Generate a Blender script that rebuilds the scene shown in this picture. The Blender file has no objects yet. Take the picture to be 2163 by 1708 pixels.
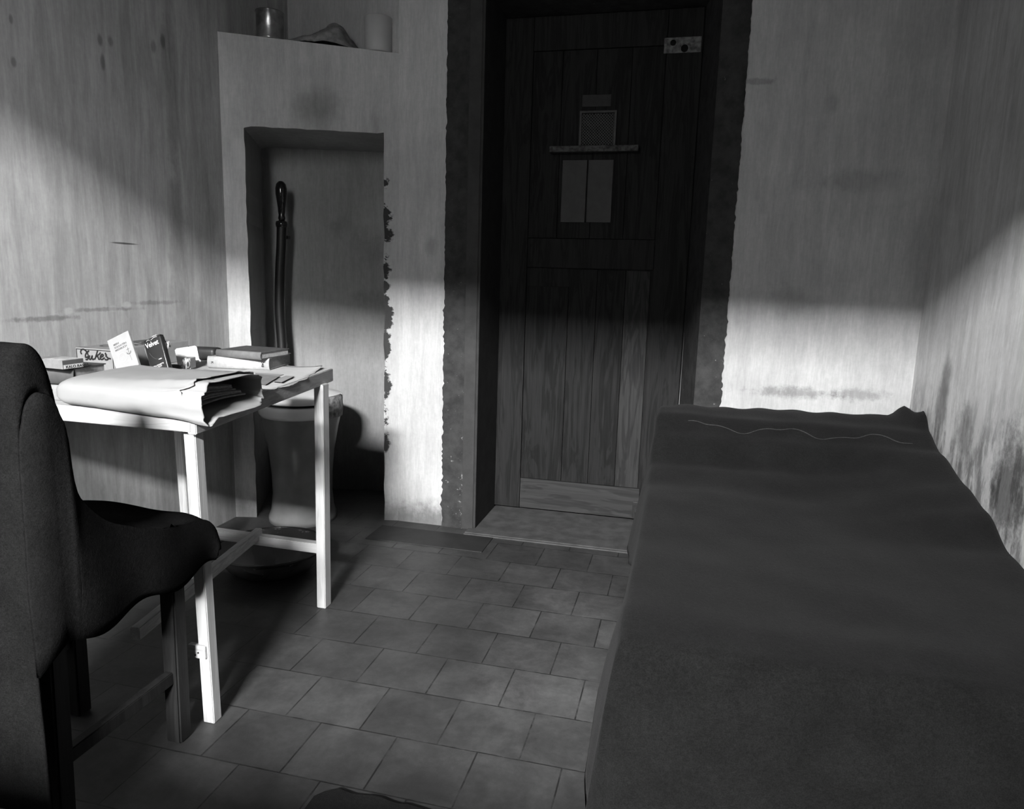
import bpy, bmesh, math, random
from mathutils import Vector, Matrix, noise
random.seed(4)
S = bpy.context.scene
COL = S.collection
PI = math.pi
V = Vector

# ------------------------------------------------------------------ helpers
def link(name, bm, mats, parent=None, smooth=False, M=None):
    me = bpy.data.meshes.new(name)
    bmesh.ops.recalc_face_normals(bm, faces=bm.faces[:])
    bm.to_mesh(me); bm.free()
    if not isinstance(mats, (list, tuple)): mats = [mats]
    for m in mats: me.materials.append(m)
    if smooth:
        for p in me.polygons: p.use_smooth = True
    o = bpy.data.objects.new(name, me); COL.objects.link(o)
    if parent: o.parent = parent
    if M is not None: o.matrix_local = M
    return o

def tag(o, label, cat, group=None):
    o['label'] = label; o['category'] = cat
    if group: o['group'] = group
    return o

def thing(name, label, cat, M=None, group=None):
    o = bpy.data.objects.new(name, None); COL.objects.link(o)
    o.empty_display_size = 0.05
    if M is not None: o.matrix_world = M
    return tag(o, label, cat, group)

def struct(o):
    o['kind'] = 'structure'; return o

def box(bm, x0, x1, y0, y1, z0, z1, bev=0.0, mi=0):
    vs = [bm.verts.new((x, y, z)) for z in (z0, z1) for y in (y0, y1) for x in (x0, x1)]
    fs = [(0, 2, 3, 1), (4, 5, 7, 6), (0, 1, 5, 4), (2, 6, 7, 3), (0, 4, 6, 2), (1, 3, 7, 5)]
    faces = [bm.faces.new([vs[i] for i in f]) for f in fs]
    for f in faces: f.material_index = mi
    if bev:
        es = list({e for f in faces for e in f.edges})
        r = bmesh.ops.bevel(bm, geom=es, offset=bev, segments=2, affect='EDGES', profile=0.6)
        for f in r['faces']: f.material_index = mi
    return vs

def bar(bm, a, b, w, h, up=(0, 0, 1), bev=0.002):
    """square-section timber from a to b, w across, h along 'up'"""
    a, b, up = V(a), V(b), V(up)
    d = (b - a).normalized(); s = d.cross(up).normalized(); u = s.cross(d)
    vs = [bm.verts.new(p + s * i * w / 2 + u * j * h / 2) for p in (a, b) for j in (-1, 1) for i in (-1, 1)]
    fs = [(0, 1, 3, 2), (4, 6, 7, 5), (0, 4, 5, 1), (2, 3, 7, 6), (0, 2, 6, 4), (1, 5, 7, 3)]
    faces = [bm.faces.new([vs[i] for i in f]) for f in fs]
    if bev:
        bmesh.ops.bevel(bm, geom=list({e for f in faces for e in f.edges}), offset=bev, segments=2, affect='EDGES')

def grid(bm, P, mi=0, closed=False):
    """P[i][j] -> points, quads between"""
    vs = [[bm.verts.new(p) for p in row] for row in P]
    for i in range(len(vs) - 1):
        n = len(vs[i])
        for j in range(n if closed else n - 1):
            f = bm.faces.new((vs[i][j], vs[i][(j + 1) % n], vs[i + 1][(j + 1) % n], vs[i + 1][j]))
            f.material_index = mi
    return vs

def lathe(bm, prof, n=48, c=(0, 0, 0), mi=0, cap=True, sx=1, sy=1):
    rings = [[(c[0] + sx * r * math.cos(2 * PI * k / n), c[1] + sy * r * math.sin(2 * PI * k / n), c[2] + z) for k in range(n)] for r, z in prof]
    vs = grid(bm, rings, mi, closed=True)
    if cap:
        bm.faces.new(vs[0]).material_index = mi
        bm.faces.new(vs[-1]).material_index = mi
    return vs

def tube(bm, pts, rad, n=16, cap=True, mi=0):
    pts = [V(p) for p in pts]; rings = []
    ref = V((0.3, 1, 0.2)).normalized()
    for i, p in enumerate(pts):
        t = (pts[min(i + 1, len(pts) - 1)] - pts[max(i - 1, 0)]).normalized()
        s = t.cross(ref).normalized(); u = s.cross(t)
        r = rad[i] if isinstance(rad, (list, tuple)) else rad
        rings.append([p + (s * math.cos(2 * PI * k / n) + u * math.sin(2 * PI * k / n)) * r for k in range(n)])
    vs = grid(bm, rings, mi, closed=True)
    if cap: bm.faces.new(vs[0]); bm.faces.new(vs[-1])

def prism(bm, poly, z0, z1, mi=0):
    a = [bm.verts.new((x, y, z0)) for x, y in poly]; b = [bm.verts.new((x, y, z1)) for x, y in poly]
    n = len(poly)
    bm.faces.new(a).material_index = mi; bm.faces.new(b).material_index = mi
    for i in range(n):
        bm.faces.new((a[i], a[(i + 1) % n], b[(i + 1) % n], b[i])).material_index = mi

def lerp_tab(tab, x):
    if x <= tab[0][0]: return tab[0][1:] if len(tab[0]) > 2 else tab[0][1]
    for a, b in zip(tab, tab[1:]):
        if x <= b[0]:
            t = (x - a[0]) / (b[0] - a[0]); t = t * t * (3 - 2 * t)
            r = [p + (q - p) * t for p, q in zip(a[1:], b[1:])]
            return r if len(r) > 1 else r[0]
    return tab[-1][1:] if len(tab[-1]) > 2 else tab[-1][1]

def catmull(pts, k=6):
    out = []
    for i in range(len(pts) - 1):
        p0, p1, p2, p3 = pts[max(i - 1, 0)], pts[i], pts[i + 1], pts[min(i + 2, len(pts) - 1)]
        for s in range(k):
            t = s / k
            out.append(tuple(0.5 * (2 * b + (c - a) * t + (2 * a - 5 * b + 4 * c - d) * t * t + (3 * b - a - 3 * c + d) * t ** 3)
                             for a, b, c, d in zip(p0, p1, p2, p3)))
    out.append(tuple(pts[-1])); return out

def ribbon(bm, pts, w, h=0.0004):
    """flat ink stroke in the local xy plane with a little thickness"""
    n = len(pts); L = []; R = []
    for i in range(n):
        a = pts[max(i - 1, 0)]; b = pts[min(i + 1, n - 1)]
        dx, dy = b[0] - a[0], b[1] - a[1]; l = math.hypot(dx, dy) or 1
        ww = w * (0.55 if i in (0, n - 1) else 1.0)
        L.append((pts[i][0] - dy / l * ww / 2, pts[i][1] + dx / l * ww / 2)); R.append((pts[i][0] + dy / l * ww / 2, pts[i][1] - dx / l * ww / 2))
    grid(bm, [[(l[0], l[1], 0), (l[0], l[1], h), (r[0], r[1], h), (r[0], r[1], 0)] for l, r in zip(L, R)], closed=True)

def text(body, size, m, parent, M, sx=1.0, shear=0.0, align='LEFT', space=1.0, name='lettering', line=1.0):
    c = bpy.data.curves.new(name, 'FONT'); c.body = body; c.size = size; c.shear = shear
    c.align_x = align; c.extrude = 0.0002; c.offset = size * 0.012; c.space_character = space; c.space_line = line
    c.materials.append(m)
    tmp = bpy.data.objects.new('tmp', c); COL.objects.link(tmp); bpy.context.view_layer.update()
    me = bpy.data.meshes.new_from_object(tmp.evaluated_get(bpy.context.evaluated_depsgraph_get())); me.name = name
    bpy.data.objects.remove(tmp); bpy.data.curves.remove(c)
    if not me.materials: me.materials.append(m)
    o = bpy.data.objects.new(name, me); COL.objects.link(o); o.parent = parent
    o.matrix_local = M @ Matrix.Diagonal((sx, 1, 1, 1)); return o

def face_frame(o, xdir, ydir):
    """matrix with local x,y along given directions, z out of the face"""
    x = V(xdir).normalized(); y = V(ydir).normalized(); z = x.cross(y)
    M = Matrix((x, y, z)).transposed().to_4x4(); M.translation = V(o); return M

# ------------------------------------------------------------------ materials
class NT:
    def __init__(s, name, rough=0.8, spec=0.25, metal=0.0, coat=0.0):
        s.m = bpy.data.materials.new(name); s.m.use_nodes = True
        s.n = s.m.node_tree.nodes; s.l = s.m.node_tree.links
        s.b = s.n['Principled BSDF']
        s.b.inputs['Roughness'].default_value = rough
        s.b.inputs['Specular IOR Level'].default_value = spec
        s.b.inputs['Metallic'].default_value = metal
        s.b.inputs['Coat Weight'].default_value = coat
        s.co = s.n.new('ShaderNodeTexCoord').outputs['Object']
    def put(s, sock, v):
        if hasattr(v, 'is_output'): s.l.new(v, sock)
        elif isinstance(v, (tuple, list, Vector)) : sock.default_value = tuple(v)
        else: sock.default_value = v
    def node(s, t, out=0, ins={}, **kw):
        nd = s.n.new(t)
        for k, v in kw.items(): setattr(nd, k, v)
        for k, v in ins.items(): s.put(nd.inputs[k], v)
        return nd.outputs[out]
    def math(s, op, a, b=0.0, clamp=False):
        return s.node('ShaderNodeMath', 0, {0: a, 1: b}, operation=op, use_clamp=clamp)
    def map(s, sc, loc=(0, 0, 0), rot=(0, 0, 0), src=None):
        return s.node('ShaderNodeMapping', 0, {0: src or s.co, 1: loc, 2: rot, 3: sc})
    def noise(s, sc, detail=4, rough=0.55, vec=None, dist=0.0):
        return s.node('ShaderNodeTexNoise', 0, {'Vector': vec or s.co, 'Scale': sc, 'Detail': detail, 'Roughness': rough, 'Distortion': dist})
    def ramp(s, f, lo, hi, a=0.0, b=1.0, smooth=True):
        return s.node('ShaderNodeMapRange', 0, {0: f, 1: lo, 2: hi, 3: a, 4: b}, interpolation_type='SMOOTHSTEP' if smooth else 'LINEAR')
    def mix(s, f, a, b):
        return s.math('ADD', s.math('MULTIPLY', a, s.math('SUBTRACT', 1.0, f)), s.math('MULTIPLY', b, f))
    def blob(s, c, r, soft=0.5, wob=0.3, freq=9.0):
        """mark with an irregular outline, 1 inside"""
        v = s.node('ShaderNodeVectorMath', 0, {0: s.co, 1: c}, operation='SUBTRACT')
        v = s.node('ShaderNodeVectorMath', 0, {0: v, 1: r}, operation='DIVIDE')
        d = s.node('ShaderNodeVectorMath', 1, {0: v}, operation='LENGTH')
        if not hasattr(s, '_w'): s._w = {}
        if freq not in s._w: s._w[freq] = s.math('SUBTRACT', s.noise(freq, 5, 0.7), 0.5)
        d = s.math('ADD', d, s.math('MULTIPLY', s._w[freq], wob * 3))
        return s.ramp(d, 1.0 - soft, 1.0 + soft * 0.6, 1.0, 0.0)
    def val(s, v, tint=(1.0, 1.0, 1.0)):
        c = s.node('ShaderNodeCombineColor', 0, {0: v, 1: v, 2: v})
        s.l.new(c, s.b.inputs['Base Color'])
    def bump(s, h, st=0.3, dist=0.01):
        o = s.node('ShaderNodeBump', 0, {'Height': h, 'Strength': st, 'Distance': dist})
        s.l.new(o, s.b.inputs['Normal'])
    def rough(s, v): s.put(s.b.inputs['Roughness'], v)

def plain(name, g, rough=0.7, spec=0.25, metal=0.0, var=0.12, sc=30, coat=0.0, bump=0.0):
    t = NT(name, rough, spec, metal, coat)
    n = t.noise(sc, 5, 0.6)
    t.val(t.math('MULTIPLY', t.ramp(n, 0.25, 0.75, 1 - var, 1 + var), g))
    if bump: t.bump(n, bump, 0.004)
    return t.m

def plaster(name, g, marks=(), lights=(), streak=0.22, normal_axis='x', dirt_z=None, edge=None, peel=None):
    """limewashed plaster: vertical brush streaks, blotches, dirt marks"""
    t = NT(name, 0.88, 0.15)
    sv = t.noise(1.0, 6, 0.62, vec=t.map((24, 24, 2.6)), dist=0.6)
    sf = t.noise(1.0, 4, 0.6, vec=t.map((170, 170, 22)))
    bl = t.noise(2.3, 5, 0.6)
    fi = t.noise(60, 6, 0.7)
    f = t.ramp(sv, 0.25, 0.75, 1 - streak * .8, 1 + streak * 0.5)
    f = t.math('MULTIPLY', f, t.ramp(sf, 0.25, 0.75, 0.93, 1.07))
    f = t.math('MULTIPLY', f, t.ramp(bl, 0.3, 0.7, 0.86, 1.08))
    f = t.math('MULTIPLY', f, t.ramp(fi, 0.25, 0.75, 0.95, 1.05))
    v = t.math('MULTIPLY', f, g)
    for m in marks:
        c, r, k = m[0], m[1], m[2]
        b = t.blob(c, r, *(m[3:] if len(m) > 3 else ()))
        v = t.math('MULTIPLY', v, t.math('SUBTRACT', 1.0, t.math('MULTIPLY', b, k)))
    for m in lights:
        b = t.blob(m[0], m[1], *(m[3:] if len(m) > 3 else ()))
        v = t.mix(t.math('MULTIPLY', b, m[2]), v, 0.52)
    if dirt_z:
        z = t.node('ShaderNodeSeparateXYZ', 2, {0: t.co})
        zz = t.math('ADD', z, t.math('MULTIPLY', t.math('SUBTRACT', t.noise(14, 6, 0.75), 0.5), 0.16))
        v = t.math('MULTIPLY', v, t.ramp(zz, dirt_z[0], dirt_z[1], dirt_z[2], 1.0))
    if peel:
        pm = t.noise(1.0, 7, 0.7, vec=t.map((16, 16, 5)))
        z = t.node('ShaderNodeSeparateXYZ', 2, {0: t.co})
        reg = t.ramp(z, peel[0], peel[1], 1.0, 0.0)
        d = t.math('MULTIPLY', t.ramp(pm, 0.40, 0.56, 1.0, 0.0), reg)
        v = t.math('MULTIPLY', v, t.math('SUBTRACT', 1.0, t.math('MULTIPLY', d, peel[2])))
    if edge:      # broken plaster arris: dark irregular gash along a vertical line x = edge[0]
        x = t.node('ShaderNodeSeparateXYZ', 0, {0: t.co}); z = t.node('ShaderNodeSeparateXYZ', 2, {0: t.co})
        wz = t.node('ShaderNodeTexNoise', 0, {'Vector': t.map((4, 4, 6.5)), 'Scale': 1.0, 'Detail': 6.0, 'Roughness': 0.7})
        w = t.math('MULTIPLY', t.math('MAXIMUM', t.math('SUBTRACT', wz, 0.44), 0.0), edge[1])
        w = t.math('MULTIPLY', w, t.math('MULTIPLY', t.ramp(z, edge[2], edge[2] + 0.1), t.ramp(z, edge[3] - 0.1, edge[3], 1, 0)))
        dx = t.math('ABSOLUTE', t.math('SUBTRACT', x, edge[0]))
        gsh = t.ramp(t.math('SUBTRACT', t.math('ADD', dx, t.math('MULTIPLY', t.math('SUBTRACT', fi, 0.5), 0.012)), w), -0.006, 0.006, 1.0, 0.0)
        gsh = t.math('MULTIPLY', gsh, t.ramp(w, 0.001, 0.005))
        v = t.math('MULTIPLY', v, t.math('SUBTRACT', 1.0, t.math('MULTIPLY', gsh, 0.9)))
    t.val(v)
    h = t.math('ADD', t.math('MULTIPLY', sv, 0.5), t.math('ADD', t.math('MULTIPLY', bl, 1.0), t.math('MULTIPLY', t.noise(22, 6, .7), 0.6)))
    t.bump(h, 0.16, 0.005)
    return t.m

def wood(name, g, axis, var=0.3, ring=22, rough=0.6, spec=0.3, contrast=1.0):
    """grain stretched along 'axis'"""
    t = NT(name, rough, spec)
    sc = [ring, ring, ring]; sc['xyz'.index(axis)] = 1.6
    v1 = t.noise(1.0, 4, 0.6, vec=t.map(tuple(sc)), dist=1.2)
    sc2 = [ring * 7] * 3; sc2['xyz'.index(axis)] = 5
    v2 = t.noise(1.0, 3, 0.6, vec=t.map(tuple(sc2)))
    w = t.node('ShaderNodeMath', 0, {0: t.math('MULTIPLY', v1, 26.0)}, operation='SINE')
    w = t.ramp(w, -0.2, 1.0, 1.0, 1 - var * contrast)
    f = t.math('MULTIPLY', w, t.ramp(v2, 0.3, 0.7, 1 - var * 0.5, 1 + var * 0.4))
    t.val(t.math('MULTIPLY', f, g))
    t.bump(v2, 0.15, 0.002)
    return t.m

def wool(name, g, sheen=.008):
    t = NT(name, 1.0, 0.0)
    a = t.noise(420, 3, 0.7); b = t.noise(9, 5, 0.6); c = t.noise(120, 4, 0.8)
    f = t.math('MULTIPLY', t.ramp(a, 0.3, 0.7, 0.7, 1.3), t.ramp(b, 0.3, 0.7, 0.85, 1.15))
    f = t.math('MULTIPLY', f, t.ramp(c, 0.3, 0.7, 0.85, 1.15))
    t.val(t.math('MULTIPLY', f, g))
    t.b.inputs['Sheen Weight'].default_value = sheen
    t.b.inputs['Sheen Roughness'].default_value = 0.6
    t.bump(t.math('ADD', c, t.math('MULTIPLY', a, 0.5)), 0.35, 0.004)
    return t.m

def floor_mat():
    t = NT('floor_tiles', 0.5, 0.4)
    vec = t.map((1, 1, 1), loc=(0.513, -1.2735, 0))
    br = t.n.new('ShaderNodeTexBrick'); t.l.new(vec, br.inputs['Vector'])
    br.offset = 0.5; br.squash = 1.0
    for k, v in {'Scale': 1.0, 'Mortar Size': 0.0024, 'Mortar Smooth': 0.4, 'Bias': 0.0, 'Brick Width': 0.2035, 'Row Height': 0.191}.items(): br.inputs[k].default_value = v
    br.inputs['Color1'].default_value = (0.85, 0.85, 0.85, 1); br.inputs['Color2'].default_value = (1.15, 1.15, 1.15, 1); br.inputs['Mortar'].default_value = (1, 1, 1, 1)
    tone = t.node('ShaderNodeSeparateColor', 0, {0: br.outputs['Color']})
    n1 = t.noise(7, 7, 0.68, dist=0.4); n2 = t.noise(42, 6, 0.75); n3 = t.noise(2.2, 4, 0.6)
    f = t.math('MULTIPLY', t.ramp(n1, 0.3, 0.7, 0.72, 1.22), t.ramp(n2, 0.3, 0.7, 0.85, 1.15))
    f = t.math('MULTIPLY', f, t.ramp(n3, 0.3, 0.7, 0.85, 1.12))
    f = t.math('MULTIPLY', f, tone)
    v = t.math('MULTIPLY', f, FLOOR_G)
    v = t.math('MULTIPLY', v, t.math('ADD', 1.0, t.math('MULTIPLY', t.blob((-.30, 1.95, 0), (.22, .62, .3), .7, .35, 5.0), 0.75)))      # brighter light beside the bed, painted into the tile colour
    gap = t.ramp(t.noise(11, 5, 0.7), 0.36, 0.56, 0.25, 1.0)      # joints partly filled with grime
    mort = t.math('MULTIPLY', br.outputs['Fac'], gap)
    v = t.math('MULTIPLY', v, t.math('SUBTRACT', 1.0, t.math('MULTIPLY', mort, 0.72)))
    t.val(v)
    t.bump(t.math('SUBTRACT', t.math('MULTIPLY', n2, 0.5), mort), 0.35, 0.003)
    return t.m

FLOOR_G = 0.043
WALL_G = 0.42

# ------------------------------------------------------------------ camera
yaw, pitch, roll = math.radians(-13.5183), math.radians(-9.7713), math.radians(1.6818)
fw = V((math.sin(yaw) * math.cos(pitch), math.cos(yaw) * math.cos(pitch), math.sin(pitch)))
rt = V((math.cos(yaw), -math.sin(yaw), 0)); up = rt.cross(fw)
r2 = rt * math.cos(roll) + up * math.sin(roll); u2 = up * math.cos(roll) - rt * math.sin(roll)
cam = bpy.data.cameras.new('camera'); camo = bpy.data.objects.new('camera', cam); COL.objects.link(camo)
M = Matrix((r2, u2, -fw)).transposed().to_4x4(); M.translation = (0, 0, 1.1); camo.matrix_world = M
cam.sensor_fit = 'HORIZONTAL'; cam.sensor_width = 36; cam.lens = 1499.88 / 2163 * 36; cam.clip_start = 0.02
S.camera = camo

# ------------------------------------------------------------------ room
XL, XR, YB, YF, ZC = -1.95, 0.843, 2.932, -0.95, 2.75
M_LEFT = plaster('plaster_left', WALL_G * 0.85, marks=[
    ((XL, 2.12, 1.85), (.3, .011, .020), .4, .5, .3), ((XL, 2.165, 1.86), (.3, .012, .018), .35, .5, .3), ((XL, 2.37, 1.905), (.3, .014, .024), .35, .5, .3),
    ((XL, 2.42, 1.94), (.3, .012, .024), .45, .5, .3), ((XL, 2.126, 1.784), (.3, .011, .03), .45, .5, .3), ((XL, 1.79, 1.688), (.3, .009, .014), .4, .5, .3), ((XL, 1.793, 1.805), (.3, .008, .014), .4, .5, .3),
    ((XL, 2.17, 1.195), (.3, .062, .0035), .75, .4, .2), ((XL, 1.83, .945), (.3, .12, .008), .4, .6, .9, 34.0), ((XL, 2.06, .967), (.3, .15, .007), .35, .6, .9, 34.0), ((XL, 2.3, .985), (.3, .14, .008), .3, .6, .9, 34.0),
    ((XL, 2.45, 1.75), (.3, .035, .30), .28, .6, .5), ((XL, 2.45, 1.2), (.3, .05, .34), .25, .6, .6), ((XL, 2.64, 1.2), (.3, .07, .6), .18, .6, .4)],
    lights=[((XL, 1.915, .966), (.3, .022, .012), .35, .4, .4, 34.0), ((XL, 2.165, .98), (.3, .022, .012), .45, .4, .3, 34.0), ((XL, 2.10, .968), (.3, .02, .012), .25, .4, .5, 34.0)], streak=0.28, dirt_z=(0.05, 0.6, 0.62))
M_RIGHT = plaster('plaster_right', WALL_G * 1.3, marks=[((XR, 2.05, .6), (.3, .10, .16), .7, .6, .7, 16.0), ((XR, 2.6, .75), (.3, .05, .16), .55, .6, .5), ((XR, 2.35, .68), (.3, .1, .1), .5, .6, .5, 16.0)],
    lights=[((XR, 2.3, .72), (.3, .04, .12), .8, .5, .6, 16.0)], peel=(0.55, 0.95, 0.6))
M_BACK = plaster('plaster_back', WALL_G * 1.05, marks=[((.42, YB, .705), (.14, .3, .022), .4, .7, .9, 34.0), ((.66, YB, .715), (.09, .3, .024), .35, .7, .9, 34.0), ((-1.08, YB, 1.24), (.03, .3, .045), .25, .7, .6),
    ((.58, YB, 1.5), (.16, .3, .05), .2, .7, .8), ((.38, YB, 1.05), (.10, .3, .06), .2, .7, .7), ((.46, YB, 1.78), (.025, .3, .04), .18, .6, .5), ((.2, YB, 1.86), (.06, .3, .012), .3, .5, .8, 34.0)],
    lights=[((.7, YB, 1.46), (.1, .3, .05), .25, .5, .6)], dirt_z=(0.02, 0.14, 0.35), streak=0.15)
M_PIER = plaster('plaster_pier', WALL_G * 1.0, marks=[((-1.55, 2.8, 1.8), (.09, .4, .07), .35, .7, .4), ((-1.33, 2.9, 1.25), (.03, .4, .5), .2, .6, .5)],
    lights=[((-1.88, 2.76, 1.6), (.03, .3, .08), .3, .5, .5)], dirt_z=(0.0, 0.16, 0.4), edge=(-1.286, 0.26, 0.30, 1.60), streak=0.15)
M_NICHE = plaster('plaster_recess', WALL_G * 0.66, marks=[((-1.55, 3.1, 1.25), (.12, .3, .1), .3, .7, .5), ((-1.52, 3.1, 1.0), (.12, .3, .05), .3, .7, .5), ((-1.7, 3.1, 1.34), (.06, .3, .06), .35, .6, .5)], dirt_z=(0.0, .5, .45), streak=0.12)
M_CEIL = plaster('plaster_ceiling', 0.16)
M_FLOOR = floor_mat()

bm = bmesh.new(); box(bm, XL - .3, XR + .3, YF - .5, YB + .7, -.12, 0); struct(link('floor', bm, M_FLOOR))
bm = bmesh.new(); box(bm, XL - .3, XR + .3, YF, YB + .7, ZC, ZC + .15); struct(link('ceiling', bm, M_CEIL))
bm = bmesh.new(); box(bm, XL - .3, XL, YF - .5, 2.7465, 0, ZC); box(bm, XL - .3, XL, 2.7465, YB + .7, 1.78, ZC); struct(link('wall_left', bm, M_LEFT))
bm = bmesh.new(); box(bm, XR, XR + .3, YF - .5, YB + .7, 0, ZC); struct(link('wall_right', bm, M_RIGHT))
# wall behind the camera with its high window opening and sloping head
bm = bmesh.new(); WX0, WX1, WZ0, WZ1 = -0.96, -0.26, 1.28, 2.60
t_ = YF - .45
box(bm, XL, WX0, t_, YF, 0, 3.3); box(bm, WX1, XR, t_, YF, 0, 3.3); box(bm, WX0, WX1, t_, YF, 0, WZ0)
vs = [bm.verts.new(p) for p in ((WX0, YF, WZ1), (WX1, YF, WZ1), (WX1, YF, 3.3), (WX0, YF, 3.3), (WX0, t_, 3.05), (WX1, t_, 3.05), (WX1, t_, 3.3), (WX0, t_, 3.3))]
for f in ((0, 1, 2, 3), (4, 7, 6, 5), (0, 4, 5, 1), (3, 2, 6, 7), (0, 3, 7, 4), (1, 5, 6, 2)): bm.faces.new([vs[i] for i in f])
struct(link('wall_front', bm, plaster('plaster_front', 0.22)))
# back wall: left of door, right of door, above door
DX0, DX1, DZ, DY = -0.868, 0.055, 2.25, 3.262
bm = bmesh.new()
box(bm, -1.23, DX0, YB, DY + .06, 0, ZC); box(bm, DX0, DX1, YB, DY + .06, DZ, ZC)
prism(bm, [(DX1, YB), (XR, YB), (XR, DY + .06), (-0.005, DY + .06)], 0, ZC)
struct(link('wall_back', bm, M_BACK))
# slanting wall of the corner above the ledge
bm = bmesh.new(); prism(bm, [(-1.2, 2.94), (-1.2, 3.1), (XL, 3.6), (XL, 3.29)], 1.85, ZC); struct(link('wall_corner', bm, M_BACK))

# corner pier with the recess
def pier():
    bm = bmesh.new()
    sl = .2625; A = V((-1.858, 2.771)); B = V((-1.292, 2.9196)); nd = V((-.42, .9)) * .5; nb = V((-.2, .98)) * .46
    def top(x): return 2.062 - .082 * (x + 1.75)
    def jit(p, k, a=.004): return V((p[0] + a * noise.noise(V((k * 1.7, p[2] * 9, 1))), p[1], p[2]))
    L = V((XL, 2.771 + sl * (XL + 1.858))); R = V((-1.2, 2.771 + sl * (-1.2 + 1.858)))
    nz = 1.705
    zs = [nz * i / 40 for i in range(41)]
    # niche edge columns (slightly ragged)
    ea = [V((A.x, A.y, z)) + V((1, sl, 0)) * (.005 * noise.noise(V((3, 0, z * 11))) + .003 * noise.noise(V((3, 0, z * 33)))) for z in zs]
    eb = [V((B.x, B.y, z)) + V((1, sl, 0)) * (.006 * noise.noise(V((9, 0, z * 9))) + .004 * noise.noise(V((9, 0, z * 31)))) for z in zs]
    ntop = [V((A.x + (B.x - A.x) * k / 20, A.y + (B.y - A.y) * k / 20, nz + .008 - .012 * k / 20 + .004 * noise.noise(V((k * .6, 2, 0))))) for k in range(21)]
    ntop[0] = ea[-1].copy(); ntop[-1] = eb[-1].copy()
    grid(bm, [[V((L.x, L.y, z)), e] for z, e in zip(zs, ea)])
    grid(bm, [[e, V((R.x, R.y, z))] for z, e in zip(zs, eb)])
    grid(bm, [[p, V((p.x, p.y, top(p.x)))] for p in [V((L.x, L.y, nz))] + ntop + [V((R.x, R.y, nz))]])
    # ledge
    ed = [V((x, 2.771 + sl * (x + 1.858), top(x) + .003 * noise.noise(V((x * 20, 0, 4))))) for x in [XL + (R.x - XL) * k / 30 for k in range(31)]]
    grid(bm, [[p, V((p.x, p.y + .60, p.z))] for p in ed])
    # recess: sides, back, head
    def a3(e):
        k = max(0, min(1, (e.x - A.x) / (B.x - A.x))); d = nd.lerp(nb, k); return e + V((d.x, d.y, 0))
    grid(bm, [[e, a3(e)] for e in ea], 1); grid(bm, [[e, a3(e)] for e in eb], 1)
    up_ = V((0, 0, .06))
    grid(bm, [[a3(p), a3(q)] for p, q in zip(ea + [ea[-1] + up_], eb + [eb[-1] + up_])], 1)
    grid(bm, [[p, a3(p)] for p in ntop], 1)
    bmesh.ops.remove_doubles(bm, verts=bm.verts[:], dist=.0004)
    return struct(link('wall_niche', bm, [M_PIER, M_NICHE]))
pier()

# painted stone door surround
def jamb_mat():
    t = NT('painted_jamb', .8, .12)
    n = t.noise(18, 6, .65); f = t.noise(48, 6, .75)
    v = t.math('MULTIPLY', t.ramp(n, .25, .75, .65, 1.35), .036)
    x = t.node('ShaderNodeSeparateXYZ', 0, {0: t.co}); z = t.node('ShaderNodeSeparateXYZ', 2, {0: t.co})
    strip = t.ramp(t.math('ABSOLUTE', t.math('ADD', x, .921)), .0, .03, 1.0, .25)
    low = t.ramp(z, .15, .95, 1.0, .0)
    chip = t.ramp(t.math('ADD', f, t.math('MULTIPLY', t.math('MULTIPLY', strip, low), .12)), .66, .72)
    v = t.mix(t.math('MULTIPLY', chip, .8), v, .26)
    t.val(v); t.bump(n, .3, .004); return t.m
M_JAMB = jamb_mat()
def jamb(i, x_out, x_in, seed):
    bm = bmesh.new(); n = 220; P = []
    for k in range(n + 1):
        z = DZ * k / n
        wob = .004 * noise.noise(V((seed, z * 14, 0))) + .004 * noise.noise(V((seed, z * 45, 3)))
        wob += .003 * noise.noise(V((seed, z * 90, 6)))
        if z < 1.0: wob *= 2.0
        P.append([(x_out + wob, YB + .01, z), (x_out + wob, YB - .006, z), (x_out + (x_in - x_out) * .45, YB - .008, z), (x_in, YB - .006, z), (x_in + (0.004 if i == 1 else -0.004), YB + .01, z)])
    grid(bm, P); struct(link('trim_%d' % i, bm, M_JAMB))
jamb(1, -1.017, DX0, 5); jamb(2, .155, DX1, 8)
# stepped inner edge of the surround on both sides
bm = bmesh.new(); box(bm, DX0 - .052, DX0 + .001, YB - .013, YB - .004, 0, DZ, .004); struct(link('trim_3', bm, plain('painted_stone', 0.042, 0.8, 0.12, var=.2, sc=12, bump=.2)))
bm = bmesh.new(); box(bm, DX0 + .0005, DX0 + .012, YB - .01, DY - .01, .008, DZ, .003); struct(link('trim_5', bm, plain('reveal_paint', 0.03, 0.8, 0.2, var=.2, sc=15)))
bm = bmesh.new(); prism(bm, [(DX1 - .004, YB - .004), (DX1 + .004, YB - .004), (.0, DY + .0), (-.008, DY + .0)], .008, DZ); struct(link('trim_7', bm, M_JAMB))
bm = bmesh.new(); box(bm, DX0, DX1, YB - .004, DY + .0, DZ - .006, DZ + .004); struct(link('trim_8', bm, M_JAMB))
# threshold stone and dark floor strip
bm = bmesh.new(); box(bm, DX0 - .02, DX1 + .01, 2.866, DY + .05, .0, .008, .003); box(bm, DX0 - .02, XR - .6, 2.85, 2.864, 0, .006, .002)
struct(link('trim_4', bm, plain('threshold_stone', 0.065, 0.8, 0.15, var=.25, sc=16, bump=.2)))
bm = bmesh.new(); box(bm, -1.27, -.752, 2.672, 2.846, 0, .004, .001); struct(link('trim_6', bm, plain('dark_slab', 0.022, 0.6, 0.3, var=.2, sc=14)))

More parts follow.
